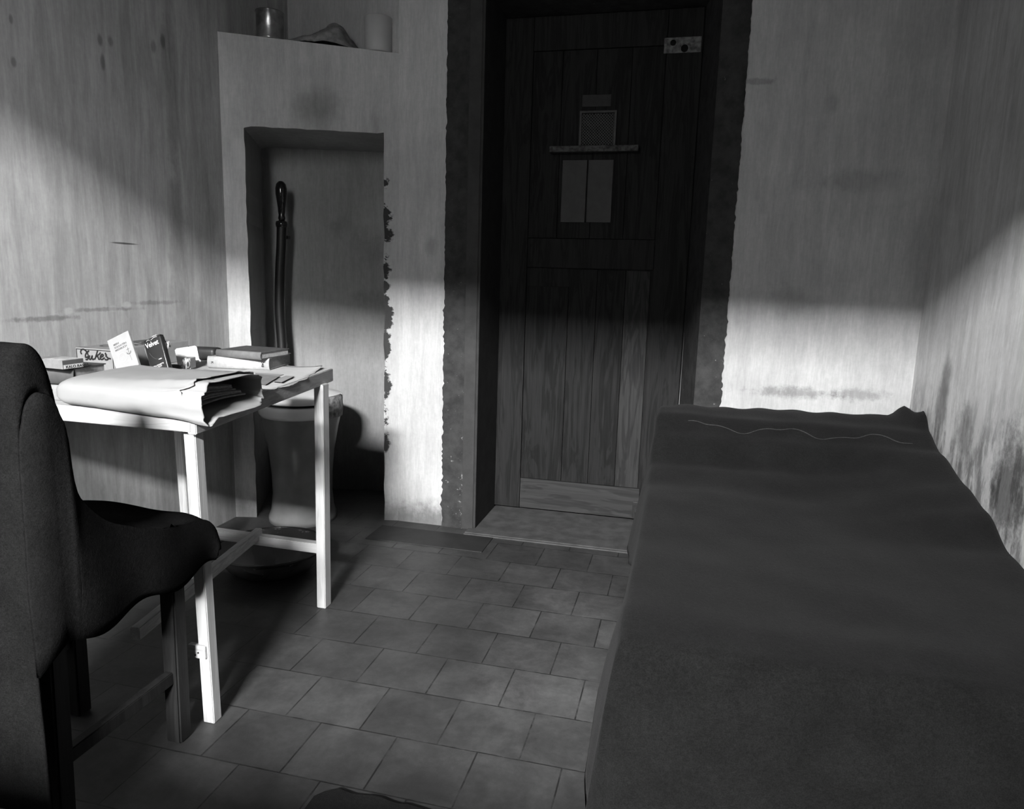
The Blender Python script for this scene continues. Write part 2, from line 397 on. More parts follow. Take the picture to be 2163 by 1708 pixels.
# ------------------------------------------------------------------ door
door = struct(bpy.data.objects.new('door_1', None)); COL.objects.link(door); door.location = (-.44, DY, 0)
def dpart(name, boxes, m, label=None, bev=.002, parent=None):
    bm = bmesh.new()
    for b in boxes: box(bm, *b, bev)
    o = link(name, bm, m, parent or door, M=Matrix.Translation((.44, -DY, 0)) if parent is None else None)
    if label: o['label'] = label
    return o
WD = wood('door_oak', 0.016, 'z', var=.4, ring=16, rough=.75, spec=.12); WDh = wood('door_oak_rail', 0.036, 'x', var=.3, ring=16, rough=.75, spec=.12)
WDl = wood('door_oak_pale', 0.032, 'z', var=.35, ring=16, rough=.75, spec=.12); WDs = wood('door_oak_stile', 0.018, 'z', var=.35, ring=18, rough=.75, spec=.12)
y0 = DY - .004
dpart('core', [(-.868, .02, y0 + .012, y0 + .05, .02, DZ)], WDs, bev=0)
dpart('stile', [(-.864, -.732, y0 - .004, y0 + .013, .018, DZ - .01)], WDs)
dpart('stile', [(-.156, -.012, y0 - .004, y0 + .013, .03, DZ - .01)], WDs)
dpart('bottom_rail', [(-.73, -.158, y0 - .004, y0 + .013, .02, .166)], WDh, 'pale bottom rail')
dpart('middle_rail', [(-.73, -.158, y0 - .004, y0 + .013, 1.17, 1.30)], WDs)
dpart('top_rail', [(-.73, -.158, y0 - .004, y0 + .013, 2.10, DZ - .01)], WDs)
for a, b, zt, m in ((-.73, -.533, 1.085, WD), (-.531, -.405, 1.165, WD), (-.403, -.278, 1.165, WD), (-.276, -.168, 1.165, WDl)):
    dpart('board', [(a, b, y0, y0 + .013, .168, zt)], m, 'paler board' if m is WDl else None)
for a, b in ((-.73, -.6), (-.598, -.45), (-.448, -.3), (-.298, -.16)):
    dpart('board', [(a, b, y0, y0 + .013, 1.302, 2.098)], WD)
DM = plain('dark_iron', 0.03, .5, .4, metal=.6, var=.3, sc=60)
br = dpart('corner_bracket', [(-.186, -.112, y0 - .012, y0 - .003, .022, .104)], DM)
bm = bmesh.new(); lathe(bm, [(.017, 0), (.017, .004), (.012, .009), (.004, .011)], 24, (0, 0, 0))
link('bolt', bm, plain('worn_iron', .12, .4, .5, metal=.7), br, True, Matrix.Translation((-.155, y0 - .012, .06)) @ Matrix.Rotation(PI / 2, 4, 'X'))
# worn lock plate near the top with two round holes
lp = dpart('lock_plate', [(-.17, -.018, y0 - .007, y0 - .003, 2.066, 2.128)], plain('worn_plate', .13, .8, .2, var=.6, sc=55), 'pale worn plate with two dark holes', .003)
for (hx, hz, hr) in ((-.133, 2.107, .012), (-.085, 2.083, .015)):
    bm = bmesh.new(); lathe(bm, [(hr, 0), (hr, .0015)], 24); link('hole', bm, plain('hole_dark', .012, .9, 0), lp, False, Matrix.Translation((hx, y0 - .0065, hz)) @ Matrix.Rotation(PI / 2, 4, 'X'))
PL = plain('card_label', .032, .7, .2, var=.15, sc=40)
dpart('name_card', [(-.506, -.38, y0 - .007, y0 - .003, 1.862, 1.912)], PL, 'blank card above the grille')
# spy grille: ring frame and wire mesh
gr = dpart('grille_frame', [(-.515, -.503, y0 - .012, y0 - .003, 1.70, 1.84), (-.364, -.352, y0 - .012, y0 - .003, 1.70, 1.84), (-.515, -.352, y0 - .012, y0 - .003, 1.835, 1.846), (-.515, -.352, y0 - .012, y0 - .003, 1.692, 1.703)], DM)
bm = bmesh.new(); n = 15
for k in range(-n, n):
    for sgn in (1, -1):
        pts = []
        for s in range(61):
            x = -.07 + .14 * s / 60; z = sgn * x + k * .0125
            if abs(z) < .066: pts.append((x - .433, y0 - .007 + sgn * .001, z + 1.768))
        if len(pts) > 2: tube(bm, [pts[0], pts[-1]], .0019, 6)
link('wire_mesh', bm, plain('mesh_wire', .08, .5, .4, metal=.4), gr)
dpart('hatch_shelf', [(-.637, -.249, y0 - .05, y0 - .004, 1.668, 1.694)], plain('chipped_shelf', .045, .7, .3, var=.9, sc=70), bev=.004)
ht = dpart('hatch', [(-.582, -.472, y0 - .010, y0 - .003, 1.372, 1.64), (-.466, -.356, y0 - .010, y0 - .003, 1.372, 1.64)], plain('hatch_wood', .036, .6, .3, var=.15, sc=20), 'paler two-leaf hatch under the shelf')
bm = bmesh.new(); tube(bm, [(-.006, y0 - .009, .55), (-.004, y0 - .01, .66), (-.003, y0 - .009, .9)], .003, 8)
link('edge_strip', bm, plain('bright_strip', .35, .4, .5, metal=.5), door, M=Matrix.Translation((.44, -DY, 0)))

# ------------------------------------------------------------------ table
NRM = V((0, -.02, 1)).normalized(); TILT = V((0, 0, 1)).rotation_difference(NRM).to_matrix().to_4x4()
def tz(x, y): return .787 + .02 * (y - 1.33)
def TM(x, y, h=0.0, rz=0.0):
    """frame lying on the slightly tilted table top"""
    return Matrix.Translation(V((x, y, tz(x, y))) + NRM * h) @ TILT @ Matrix.Rotation(rz, 4, 'Z')
PINE = wood('pine_x', .42, 'x', var=.16, ring=30, rough=.6); PINEY = wood('pine_y', .40, 'y', var=.18, ring=30, rough=.6); PINEZ = wood('pine_z', .44, 'z', var=.16, ring=30, rough=.6)
table = thing('writing_table', 'rough pale pine table covered with books and papers by left wall', 'table', Matrix.Translation((-1.12, 1.4, 0)))
TI = Matrix.Translation((1.12, -1.4, 0))
def tpart(name, build, m, **k):
    bm = bmesh.new(); build(bm); return link(name, bm, m, table, M=TI, **k)
XTL = -1.83
def top_build(bm):
    cs = [(XTL, 1.345), (-1.058, 1.337), (-1.140, 2.122), (XTL, 2.118)]
    a = [bm.verts.new((x, y, tz(x, y) - .018)) for x, y in cs]; b = [bm.verts.new((x, y, tz(x, y) - .0005)) for x, y in cs]
    bm.faces.new(a); bm.faces.new(b)
    for i in range(4): bm.faces.new((a[i], a[(i + 1) % 4], b[(i + 1) % 4], b[i]))
tpart('tabletop', top_build, PINE)
fz = lambda x, y, d: (x, y, tz(x, y) - d)
tpart('front_apron', lambda bm: bar(bm, fz(XTL, 1.355, .02), fz(-1.056, 1.348, .02), .022, .037), PINE)
tpart('side_apron', lambda bm: bar(bm, fz(-1.056, 1.34, .0225), fz(-1.136, 2.13, .0225), .022, .043), PINEY)
tpart('back_apron', lambda bm: bar(bm, fz(XTL, 2.108, .02), fz(-1.15, 2.108, .02), .022, .037), PINE)
# legs
def leg(xb, yb, xt, yt, w, d):
    def f(bm): bar(bm, (xb, yb, 0), (xt, yt, tz(xt, yt) - .04), w, d, up=(0, 1, 0))
    return f
tpart('leg', leg(-1.083, 1.4, -1.082, 1.378, .031, .03), PINEZ)
tpart('leg', leg(-1.128, 2.05, -1.122, 2.045, .032, .04), PINEZ)
tpart('leg', leg(-1.70, 2.12, -1.705, 2.1, .032, .035), PINEZ)
tpart('leg', leg(-1.72, 1.42, -1.72, 1.38, .032, .035), PINEZ)
tpart('back_stretcher', lambda bm: bar(bm, (-1.70, 2.05, .211), (-1.112, 2.05, .206), .03, .033), PINE)
def brace(bm):
    bar(bm, (-1.375, 2.06, .228), (-1.262, 1.36, .222), .024, .034)
tpart('centre_brace', brace, PINEY)
tpart('front_cleat', lambda bm: box(bm, -1.122, -1.074, 1.372, 1.386, .178, .212, .003), PINE)
for (cx, cz) in ((-1.093, .194), (-1.101, .187)):
    bm = bmesh.new(); lathe(bm, [(.0022, 0), (.0022, .002)], 12); link('nail', bm, DM, table, M=TI @ Matrix.Translation((cx, 1.3725, cz)) @ Matrix.Rotation(PI / 2, 4, 'X'))

# ------------------------------------------------------------------ things on the table
INK = plain('black_ink', .015, .7, .2); PAPER = plain('white_paper', .42, .8, .15, var=.06, sc=14, bump=.15)
WRAP = plain('wrapping_paper', .25, .75, .2, var=.05, sc=7, bump=.25)
def bundle():
    Mx = TM(-1.405, 1.453, 0.0, .0)
    t = thing('paper_bundle', 'bulging white paper bag of folded papers, torn open at one end, on table front edge', 'paper bag', Mx)
    bm = bmesh.new(); L = .396; ns, nt = 70, 84; P = []
    def section(s, th, grow=0.0):
        c, sn = math.cos(th), math.sin(th)
        k = math.sqrt(max(0, 1 - (1 - min(1, s / .09)) ** 2))
        a = (.134 + grow) * (.88 + .12 * k); b = (.0325 + .0045 * s + grow) * (.30 + .70 * k)
        yy = a * math.copysign(abs(c) ** .42, c); zz = b * math.copysign(abs(sn) ** .55, sn)
        back = max(0, yy + .02) / .15
        if zz > 0: zz *= 1 - .22 * back * min(1, s * 1.5)
        zz += .0345
        x = s * L
        d = .0040 * noise.noise(V((x * 8, yy * 9, zz * 10))) + .0018 * noise.noise(V((x * 30, yy * 26, zz * 30)))
        yy *= 1 + d * 5; zz += d
        if s > .5:                      # crumpled, gaping mouth
            w = (s - .5) / .5
            x += w * (.010 * noise.noise(V((c * 2, sn * 2, 7))) + .006 * noise.noise(V((c * 8, sn * 8, 2))) - .030 * max(0, c) - .010 * max(0, sn) * max(0, .4 - c) + .008 * max(0, -sn))
            zz += w * .0045 * noise.noise(V((c * 5, sn * 5, 4)))
            yy += w * .005 * noise.noise(V((c * 4, sn * 6, 9)))
            if sn < 0: zz -= .010 * w ** 3 * max(0, 1 - abs(c + .3))
        zz = max(zz, .0012)
        q_ = max(0, min(1, (-.085 - yy) / .045)); zz -= .017 * min(1, s * 1.1) * q_ * q_ * (3 - 2 * q_) * (1 if sn < .3 else .6)
        if x > .352: zz -= .007 * min(1, (x - .352) / .03) * max(0, -sn)
        return V((x, yy, zz))
    for i in range(ns + 1): P.append([section(i / ns, 2 * PI * j / nt) for j in range(nt)])
    vs = grid(bm, P, closed=True); bm.faces.new(vs[0])
    w = link('wrapper', bm, WRAP, t, True)
    md = w.modifiers.new('thick', 'SOLIDIFY'); md.thickness = .0028; md.offset = -1
    # outer layer of paper on top, torn back with a jagged lifted edge
    bm = bmesh.new(); P = []
    for i in range(46):
        u = i / 45; th = PI * (.96 - .84 * u); row = []
        xe = .90 + .05 * u + .030 * noise.noise(V((u * 7, 0, 3))) + .016 * noise.noise(V((u * 26, 0, 8))) - .05 * math.exp(-((u - .12) / .09) ** 2)
        for j in range(14):
            v = j / 13; p = section(.35 + (xe - .35) * v, th, .0012)
            p.z += .009 * v ** 6 * (1 if .06 < u < .97 else .3); row.append(p)
        P.append(row)
    grid(bm, P); f = link('torn_flap', bm, WRAP, t, True); f.modifiers.new('thick', 'SOLIDIFY').thickness = .0012
    # folded papers inside
    bm = bmesh.new()
    G = plain('grey_sheets', .17, .85, .1, var=.25, sc=90)
    for q in range(6):
        z = .008 + q * .0078; dx = random.uniform(-.016, .006); P = []
        for i in range(15):
            y = -.112 + (.215 - .012 * q) * i / 14
            P.append([(x, y, z + (.007 * math.sin(i / 14 * PI * .9 + .3 * q)) + dz) for x, dz in ((.05, 0), (L - .045 + dx, 0), (L - .043 + dx, .0025), (L - .045 + dx, .005), (.05, .005))])
        grid(bm, P, closed=True)
    o = link('paper_stack', bm, G, t, True); o['label'] = 'dark folded grey papers inside the bag'
bundle()

def book(name, label, Mx, w, d, h, mcover, mpage, group, spine_text=None, mspine=None, hollow=.003, round_spine=.006):
    """spine along local x at y=0 (front), pages toward +y; lies flat"""
    t = thing(name, label, 'book', Mx, group)
    c = .0028
    bm = bmesh.new()
    box(bm, 0, w, .004, d, 0, c, .0008); box(bm, 0, w, .004, d, h - c, h, .0008)
    link('cover', bm, mcover, t)
    bm = bmesh.new(); P = []
    for k in range(11):
        a = -PI / 2 + PI * k / 10
        P.append([(0, .006 - round_spine * math.cos(a), h / 2 + h / 2 * math.sin(a)), (w, .006 - round_spine * math.cos(a), h / 2 + h / 2 * math.sin(a))])
    grid(bm, P); sp = link('spine', bm, mspine or mcover, t, True)
    sp.modifiers.new('thick', 'SOLIDIFY').thickness = -.002
    bm = bmesh.new(); box(bm, hollow, w - hollow, .006, d - .004, c, h - c); link('page_block', bm, mpage, t)
    if spine_text:
        for s, x, size, dz in spine_text:
            text(s, size, INK, sp, face_frame((x, .006 - round_spine - .0030, h / 2 + dz), (0, 0, -1), (1, 0, 0)), align='CENTER')
    return t
PG = plain('book_pages', .3, .85, .1, var=.2, sc=150); PGd = plain('book_pages_dark', .22, .85, .1, var=.2, sc=150)
# right-hand stack of two
book('book', 'pale spined library book marked K and 048, lower of the two stacked right', TM(-1.480, 1.970, .002, math.atan2(.027, .205)), .206, .168, .0355, plain('cloth_grey', .22, .8, .15, sc=80), PGd,
     'books stacked on the table back edge', (('K', .014, .011, 0), ('048', .182, .0115, 0)), plain('buckram_cream', .38, .7, .2, sc=90, var=.12), round_spine=.008)
book('book', 'dark covered book lying on top of the pale spined library book', TM(-1.454, 1.978, .0385, -.09), .172, .145, .0215, plain('cover_dark', .07, .6, .3, sc=40, var=.4), PG,
     'books stacked on the table back edge', None, plain('cover_mid', .13, .7, .25, sc=60))
# left-hand stack
book('book', 'light bible at the bottom of the left stack, partly hidden by the paper bag', TM(-1.632, 1.379, .001, -.03), .205, .15, .0415, plain('bible_cover', .04, .6, .3), PG,
     'books stacked beside the chair', (('Die\nBibel', .165, .010, 0),), plain('bible_spine', .24, .7, .2, var=.1, sc=70), round_spine=.006)
book('book', 'thick mid-grey book on top of the bible, under the small carton', TM(-1.620, 1.359, .0445, .015), .236, .098, .0395, plain('brown_cover', .05, .6, .3, sc=50), PGd,
     'books stacked beside the chair', None, plain('brown_spine', .06, .6, .3, sc=50), round_spine=.008)
# small carton on the left stack
def carton():
    t = thing('small_carton', 'small flat printed carton lying on the thick grey book', 'carton', TM(-1.476, 1.339, .0855, -.10))
    w, d, h = .095, .055, .0205
    bm = bmesh.new(); box(bm, 0, w, 0, d, 0, h, .0012); link('body', bm, plain('carton_grey', .19, .7, .2, sc=60), t)
    bm = bmesh.new(); box(bm, w - .0002, w + .0006, .004, d - .002, .0005, .0095); lb = link('label_strip', bm, PAPER, t)
    text('KALO RASIER', .0085, INK, lb, face_frame((w + .0008, .008, .0018), (0, 1, 0), (0, 0, 1)), sx=1.15)
    bm = bmesh.new(); box(bm, w - .0002, w + .0004, .001, d - .001, .0105, h - .0005); link('dark_band', bm, plain('carton_dark', .06, .7, .2), t)
    bm = bmesh.new(); box(bm, .03, w - .004, .004, d - .004, h - .0002, h + .0005)
    pt = link('top_print', bm, plain('carton_white', .32, .7, .2, var=.5, sc=45), t)
carton()
# Long tobacco carton
SCRIPT = [
    [(1030, 425), (1008, 360), (1030, 295), (1080, 275), (1135, 312), (1172, 380), (1192, 450), (1190, 525), (1160, 582), (1115, 575)],
    [(1228, 320), (1165, 372), (1128, 440), (1118, 500)],
    [(1105, 505), (1150, 515), (1195, 490)],
    [(1235, 455), (1215, 530), (1225, 575), (1258, 560), (1300, 455)], [(1300, 455), (1285, 540), (1305, 578), (1345, 560)],
    [(1445, 305), (1405, 430), (1350, 585)], [(1515, 370), (1470, 430), (1400, 482), (1440, 505), (1450, 565), (1490, 572)],
    [(1505, 515), (1560, 485), (1575, 445), (1545, 428), (1505, 480), (1495, 545), (1525, 578), (1570, 560), (1605, 520)],
    [(1622, 385), (1638, 402), (1622, 432)],
    [(1668, 430), (1640, 475), (1685, 530), (1680, 575), (1640, 590), (1605, 570)], [(1690, 560), (1720, 548), (1758, 562)]]
def long_carton():
    w, h, d = .148, .066, .31
    t = thing('tobacco_carton', 'long grey tobacco carton with black script lettering, against the left wall', 'carton', TM(-1.822, 1.805, 0.001, -.06))
    m = plain('carton_board', .22, .7, .2, sc=40, var=.1)
    bm = bmesh.new(); box(bm, 0, w, 0, d, 0, h, .001); link('body', bm, m, t)
    bm = bmesh.new()
    for a, b in ((.002, .0045), (w - .006, w - .0035)): box(bm, a, b, -.0005, .0003, .002, h - .004)
    box(bm, .002, w - .0035, -.0005, .0003, h - .006, h - .0036)
    box(bm, w - .0003, w + .0005, .006, .010, .002, h - .004); link('printed_border', bm, INK, t)
    F = face_frame((0, -.0004, 0), (1, 0, 0), (0, 0, 1))
    bm = bmesh.new()
    for st in SCRIPT:
        pts = [((x - 880) / 960 * w, (1 - (y - 215 - .085 * (x - 890)) / 640) * h) for x, y in st]
        ribbon(bm, catmull(pts, 5), .0052)
    link('lettering', bm, INK, t, M=F)
    text('Cut Plug Smoking'[-2:], .014, INK, t, F @ Matrix.Translation((.081, .008, 0)), sx=.9)
    # script on the lid, running along the carton, with a dark printed panel behind
    F2 = face_frame((.118, .05, h + .0003), (0, 1, 0), (-1, 0, 0))
    bm = bmesh.new()
    for st in SCRIPT[:8]:
        pts = [((x - 1000) / 760 * .24, (590 - y + .06 * (x - 1000)) / 360 * .10) for x, y in st]
        ribbon(bm, catmull(pts, 5), .008)
    link('lid_lettering', bm, plain('faded_ink', .06, .7, .2), t, M=F2)
    DK = plain('lid_dark', .09, .7, .2)
    bm = bmesh.new(); prism(bm, [(.002, .004), (.06, .004), (.03, .011), (.002, .016)], h, h + .0005); link('lid_print', bm, DK, t)
    bm = bmesh.new(); prism(bm, [(.004, .19), (.05, .17), (.05, .295), (.004, .295)], h, h + .0003)
    link('lid_print', bm, DK, t)
long_carton()
# prayer booklet leaning on the carton
def booklet():
    Mx = TM(-1.592, 1.718, .003) @ Matrix.Rotation(-.22, 4, 'X') @ Matrix.Rotation(-.46, 4, 'Y')
    t = thing('prayer_booklet', 'white paper booklet with printed title and anchor cross, leaning on the carton', 'booklet', Mx)
    w, h = .076, .112
    bm = bmesh.new(); box(bm, 0, w, 0, .005, .004, h, .0006); link('cover', bm, plain('booklet_paper', .30, .75, .2, var=.05, sc=30), t)
    bm = bmesh.new(); box(bm, .001, w - .001, .005, .009, .005, h - .001); link('page_block', bm, PG, t)
    F = face_frame((0, -.0005, 0), (1, 0, 0), (0, 0, 1)); GI = plain('grey_print', .09, .7, .2)
    text('MEIN\nSOLDATEN\nMESSBUCH', .0078, GI, t, F @ Matrix.Translation((.016, .088, 0)), sx=1.1, line=1.15)
    bm = bmesh.new(); ribbon(bm, [(0, .0), (0, .019)], .0016); ribbon(bm, [(-.005, .014), (.005, .014)], .0016)
    ribbon(bm, catmull([(-.007, .006), (-.005, .001), (0, -.001), (.005, .001), (.007, .006)], 4), .002); ribbon(bm, [(.0005, -.002), (.002, -.022)], .0006)
    link('anchor_emblem', bm, GI, t, M=F @ Matrix.Translation((.058, .047, 0)))
    bm = bmesh.new(); ribbon(bm, [(.013 * math.cos(2 * PI * k / 32), .013 * math.sin(2 * PI * k / 32)) for k in range(33)], .0022)
    ribbon(bm, [(0, -.008), (0, .007)], .0012); ribbon(bm, [(-.005, .002), (.005, .002)], .0012)
    link('round_emblem', bm, plain('pale_print', .42, .7, .2), t, M=F @ Matrix.Translation((.034, .045, 0)))
booklet()
# pocket tobacco tin
def tin():
    Mx = TM(-1.509, 1.755, .0045, -.04) @ Matrix.Rotation(-.20, 4, 'X') @ Matrix.Rotation(-.40, 4, 'Y')
    t = thing('tobacco_tin', 'black upright pocket tobacco tin with white name, leaning behind the paper bag', 'tin', Mx)
    w, d, h = .062, .018, .108
    m = plain('black_enamel', .018, .35, .5, var=.1)
    bm = bmesh.new(); box(bm, 0, w, 0, d, 0, h - .004, .004); link('body', bm, m, t, True)
    bm = bmesh.new(); box(bm, .001, w - .001, .001, d - .001, h - .0045, h, .002); link('lid', bm, m, t)
    F = face_frame((0, -.0006, 0), (1, 0, 0), (0, 0, 1)); WI = plain('cream_print', .62, .6, .2)
    text('Velvet', .0215, WI, t, F @ Matrix.Translation((.006, .081, .0006)), sx=.84, shear=-.05)
    bm = bmesh.new(); ribbon(bm, catmull([(.012, .101), (.018, .104), (.024, .101)], 4), .0009); ribbon(bm, catmull([(.028, .1), (.04, .104), (.052, .103)], 4), .0009); link('lettering_flourish', bm, WI, t, M=F)
    text('PIPE & CIGARETTE\nTOBACCO', .0052, WI, t, F @ Matrix.Translation((w / 2, .020, 0)), align='CENTER', sx=.95)
    bm = bmesh.new(); ribbon(bm, catmull([(.012, .066), (.02, .05), (.034, .04), (.055, .042)], 5), .0012); link('line_drawing', bm, plain('grey_drawing', .06, .6, .2), t, M=F)
    bm = bmesh.new(); prism(bm, catmull([(.036, .037), (.044, .0385), (.05, .0365), (.044, .0355), (.036, .037)], 4), 0, .0003); link('printed_mark', bm, WI, t, M=F)
tin()
# crumpled white slip behind the tin
bm = bmesh.new(); P = []
for i in range(11):
    row = []
    for j in range(9):
        x = -.055 + .085 * i / 10; z = .075 + .045 * j / 8 - .004 * abs(i - 4) * (j > 5)
        row.append(V((x + .003 * noise.noise(V((i * .7, j * .6, 1))), .008 * noise.noise(V((i * .5, j * .5, 5))) + .012 * (j / 8), z)))
    P.append(row)
for i in range(11): P[i].insert(0, V((P[i][0].x * .6, .004, .0)))
grid(bm, P); o = link('paper_slip', bm, WRAP, None, True, TM(-1.506, 1.791, 0, -.05)); o.modifiers.new('thick', 'SOLIDIFY').thickness = .001
tag(o, 'crumpled white paper slip sticking up behind the black tobacco tin', 'paper')
# black case
bm = bmesh.new(); box(bm, 0, .165, 0, .055, 0, .044, .012); o = link('spectacle_case', bm, plain('black_case', .02, .45, .4, var=.2, sc=30), None, True, TM(-1.721, 2.091, .001, .10))
tag(o, 'long black rounded case lying behind the white card block', 'case')
# white card block leaning against the case
def cards():
    Mx = TM(-1.576, 1.950, .005, .55) @ Matrix.Rotation(-.30, 4, 'X') @ Matrix.Rotation(-.16, 4, 'Y')
    t = thing('card_block', 'white block of blank cards with clipped corners propped before the black case', 'card block', Mx)
    w, h, c = .066, .056, .005
    pts = [(0, 0), (w, 0), (w, h - c), (w - c, h), (c, h), (0, h - c)]
    bm = bmesh.new(); prism(bm, pts, 0, .011); link('cards', bm, plain('card_white', .45, .7, .2, var=.03), t, M=face_frame((0, 0, 0), (1, 0, 0), (0, 0, 1)) @ Matrix.Translation((0, 0, -.011)))
    bm = bmesh.new()
    for k in range(3): box(bm, .002 * k, w + .002 * k, -.004 - .003 * k, -.002 - .003 * k, 0, .012 - .003 * k, .0004)
    link('loose_cards', bm, plain('card_white_edge', .5, .7, .2, var=.05), t)
cards()
# dark pouch in front of the tin
bm = bmesh.new(); P = []
for i in range(17):
    s = i / 16; r = .010 * math.sqrt(max(.05, 1 - abs(2 * s - 1) ** 5))
    P.append([(.064 * s, r * 1.25 * math.cos(2 * PI * k / 20), .0105 + r * math.sin(2 * PI * k / 20) + .001 * noise.noise(V((s * 9, k, 0)))) for k in range(20)])
vs = grid(bm, P, closed=True); bm.faces.new(vs[0]); bm.faces.new(vs[-1])
o = link('tobacco_pouch', bm, plain('black_leather', .02, .5, .4, var=.25), None, True, TM(-1.566, 1.861, .002, .25)); tag(o, 'small black rolled pouch lying between the tin and white cards', 'pouch')
# little wrapped box with foil end
def foilbox():
    t = thing('wrapped_box', 'tiny white box with a crinkled marbled foil end, beside the pale library book', 'box', TM(-1.505, 1.899, .002, 1.85))
    bm = bmesh.new(); box(bm, .006, .05, -.011, .011, .002, .036, .003); link('body', bm, plain('box_white', .36, .7, .2, var=.1), t)
    bm = bmesh.new(); P = []
    for i in range(7):
        P.append([(.006 * i / 6 * .9 - .001, (.012 - .001 * i / 6) * math.cos(2 * PI * k / 28) * (1 + .12 * noise.noise(V((k * 1.1, i, 0)))), .020 + .0185 * math.sin(2 * PI * k / 28) * (1 + .08 * noise.noise(V((k * 1.3, i, 4))))) for k in range(28)])
    vs = grid(bm, P, closed=True); bm.faces.new(vs[0]); bm.faces.new(vs[-1])
    tt = NT('marbled_foil', .35, .5, .3); n_ = tt.noise(55, 4, .6, vec=tt.map((1, 1.6, .5)), dist=1.5); tt.val(tt.ramp(n_, .42, .52, .06, .8)); link('foil_end', bm, tt.m, t, True)
foilbox()
# papers lying flat
def sheet(name, label, pts, h, m, th=.0008, wave=.0):
    bm = bmesh.new()
    a = [bm.verts.new((x, y, tz(x, y) + h)) for x, y in pts]; b = [bm.verts.new((x, y, tz(x, y) + h + th)) for x, y in pts]
    bm.faces.new(a); bm.faces.new(b); n = len(pts)
    for i in range(n): bm.faces.new((a[i], a[(i + 1) % n], b[(i + 1) % n], b[i]))
    o = link(name, bm, m); tag(o, label, 'paper'); return o
def cover_sheet():
    """paper laid over the right end of the table with a ragged overhanging edge"""
    bm = bmesh.new(); P = []
    N_ = 44
    for i in range(N_ + 1):
        u = i / N_; y = 1.60 + .50 * u
        xe = -1.048 - .1045 * (y - 1.34)               # table edge
        ov = .010 + .012 * noise.noise(V((u * 6, 1, 0))) + .006 * noise.noise(V((u * 23, 4, 0)))
        if u > .62: ov -= .03 * (u - .62) / .38
        lift = .010 * max(0, (u - .72) / .28) ** 2
        row = []
        for j in range(13):
            v = j / 12; x = -1.36 + (xe + ov + 1.36) * v
            drop = max(0, x - xe - .001)
            row.append(V((x if drop == 0 else xe + .001 + drop * .8, y, tz(x, y) + .0006 + .0012 * noise.noise(V((x * 9, y * 9, 0))) ** 2 + lift * v ** 4 - drop * .5)))
        P.append(row)
    grid(bm, P); o = link('cover_paper', bm, PAPER, None, True); o.modifiers.new('thick', 'SOLIDIFY').thickness = .0007
    tag(o, 'white paper sheet covering the table end, ragged edge overhanging', 'paper')
cover_sheet()
sheet('leaflet', 'grey leaflet between the paper bag and the stacked books', [(-1.37, 1.83), (-1.122, 1.735), (-1.171, 1.886), (-1.37, 1.91)], .0042, plain('grey_leaflet', .17, .8, .15, sc=50))
sheet('folded_sheet', 'folded white sheet under the front of the stacked books', [(-1.46, 1.875), (-1.185, 1.89), (-1.185, 1.93), (-1.46, 1.925)], .0016, WRAP, .0012)
o = sheet('envelope', 'small white card with a dark border near the table end', [(-1.135, 1.79), (-1.102, 1.785), (-1.128, 1.895), (-1.157, 1.897)], .0042, plain('dark_border', .06, .8, .1))
bm = bmesh.new(); pts = [(-1.132, 1.794), (-1.105, 1.79), (-1.129, 1.891), (-1.154, 1.893)]
a = [bm.verts.new((x, y, tz(x, y) + .005)) for x, y in pts]; b = [bm.verts.new((x, y, tz(x, y) + .0054)) for x, y in pts]; bm.faces.new(a); bm.faces.new(b)
for i in range(4): bm.faces.new((a[i], a[(i + 1) % 4], b[(i + 1) % 4], b[i]))
link('white_field', bm, WRAP, o)

# ------------------------------------------------------------------ toilet, pipe, basin
ENAM = NT('white_enamel', .18, .5, coat=.4); n_ = ENAM.noise(11, 6, .7); ENAM.val(ENAM.ramp(n_, .66, .74, .8, .30)); ENAM = ENAM.m
def toilet():
    t = thing('toilet', 'white glazed pedestal toilet standing in the wall recess behind the table', 'toilet', Matrix.Translation((-1.66, 2.84, 0)) @ Matrix.Diagonal((1, 1, 1.065, 1)))
    prof = [(.150, 0), (.150, .02), (.138, .05), (.130, .12), (.132, .2), (.142, .3), (.160, .40), (.174, .46), (.178, .49), (.176, .508), (.165, .512)]
    bm = bmesh.new(); lathe(bm, prof, 64, sy=1.05); o = link('bowl', bm, plain('glazed_stoneware', .20, .3, .4, var=.25, sc=5, coat=.15), t, True)
    o['label'] = 'glazed grey-white bowl'
    bm = bmesh.new(); lathe(bm, [(.168, .455), (.1745, .458), (.181, .47), (.183, .495), (.180, .506), (.172, .509)], 64, sy=1.05); link('rim', bm, ENAM, t, True)
    bm = bmesh.new(); lathe(bm, [(.10, .511), (.174, .512), (.174, .5185), (.10, .518)], 64, sy=1.05); link('seat_gap_shade', bm, plain('gap_shade', .01, .9, .1), t, True)  # dark ring standing in for the shade in the gap under the lid
    bm = bmesh.new(); lathe(bm, [(.001, .5186), (.176, .5186), (.183, .524), (.184, .536), (.176, .545), (.12, .550), (.001, .552)], 64, sy=1.05, cap=False); link('lid', bm, ENAM, t, True)
    bm = bmesh.new(); P = []
    for i in range(11):
        a = -.55 + .75 * i / 10
        P.append([(r * math.cos(a), r * math.sin(a) * 1.05, z) for r, z in ((.178, .46), (.187, .458), (.1905, .50), (.187, .545), (.178, .549))])
    grid(bm, P); o = link('rusty_hinge', bm, plain('rusty_metal', .2, .6, .4, metal=.2, var=.8, sc=45), t, True); o.modifiers.new('thick', 'SOLIDIFY').thickness = .004
toilet()
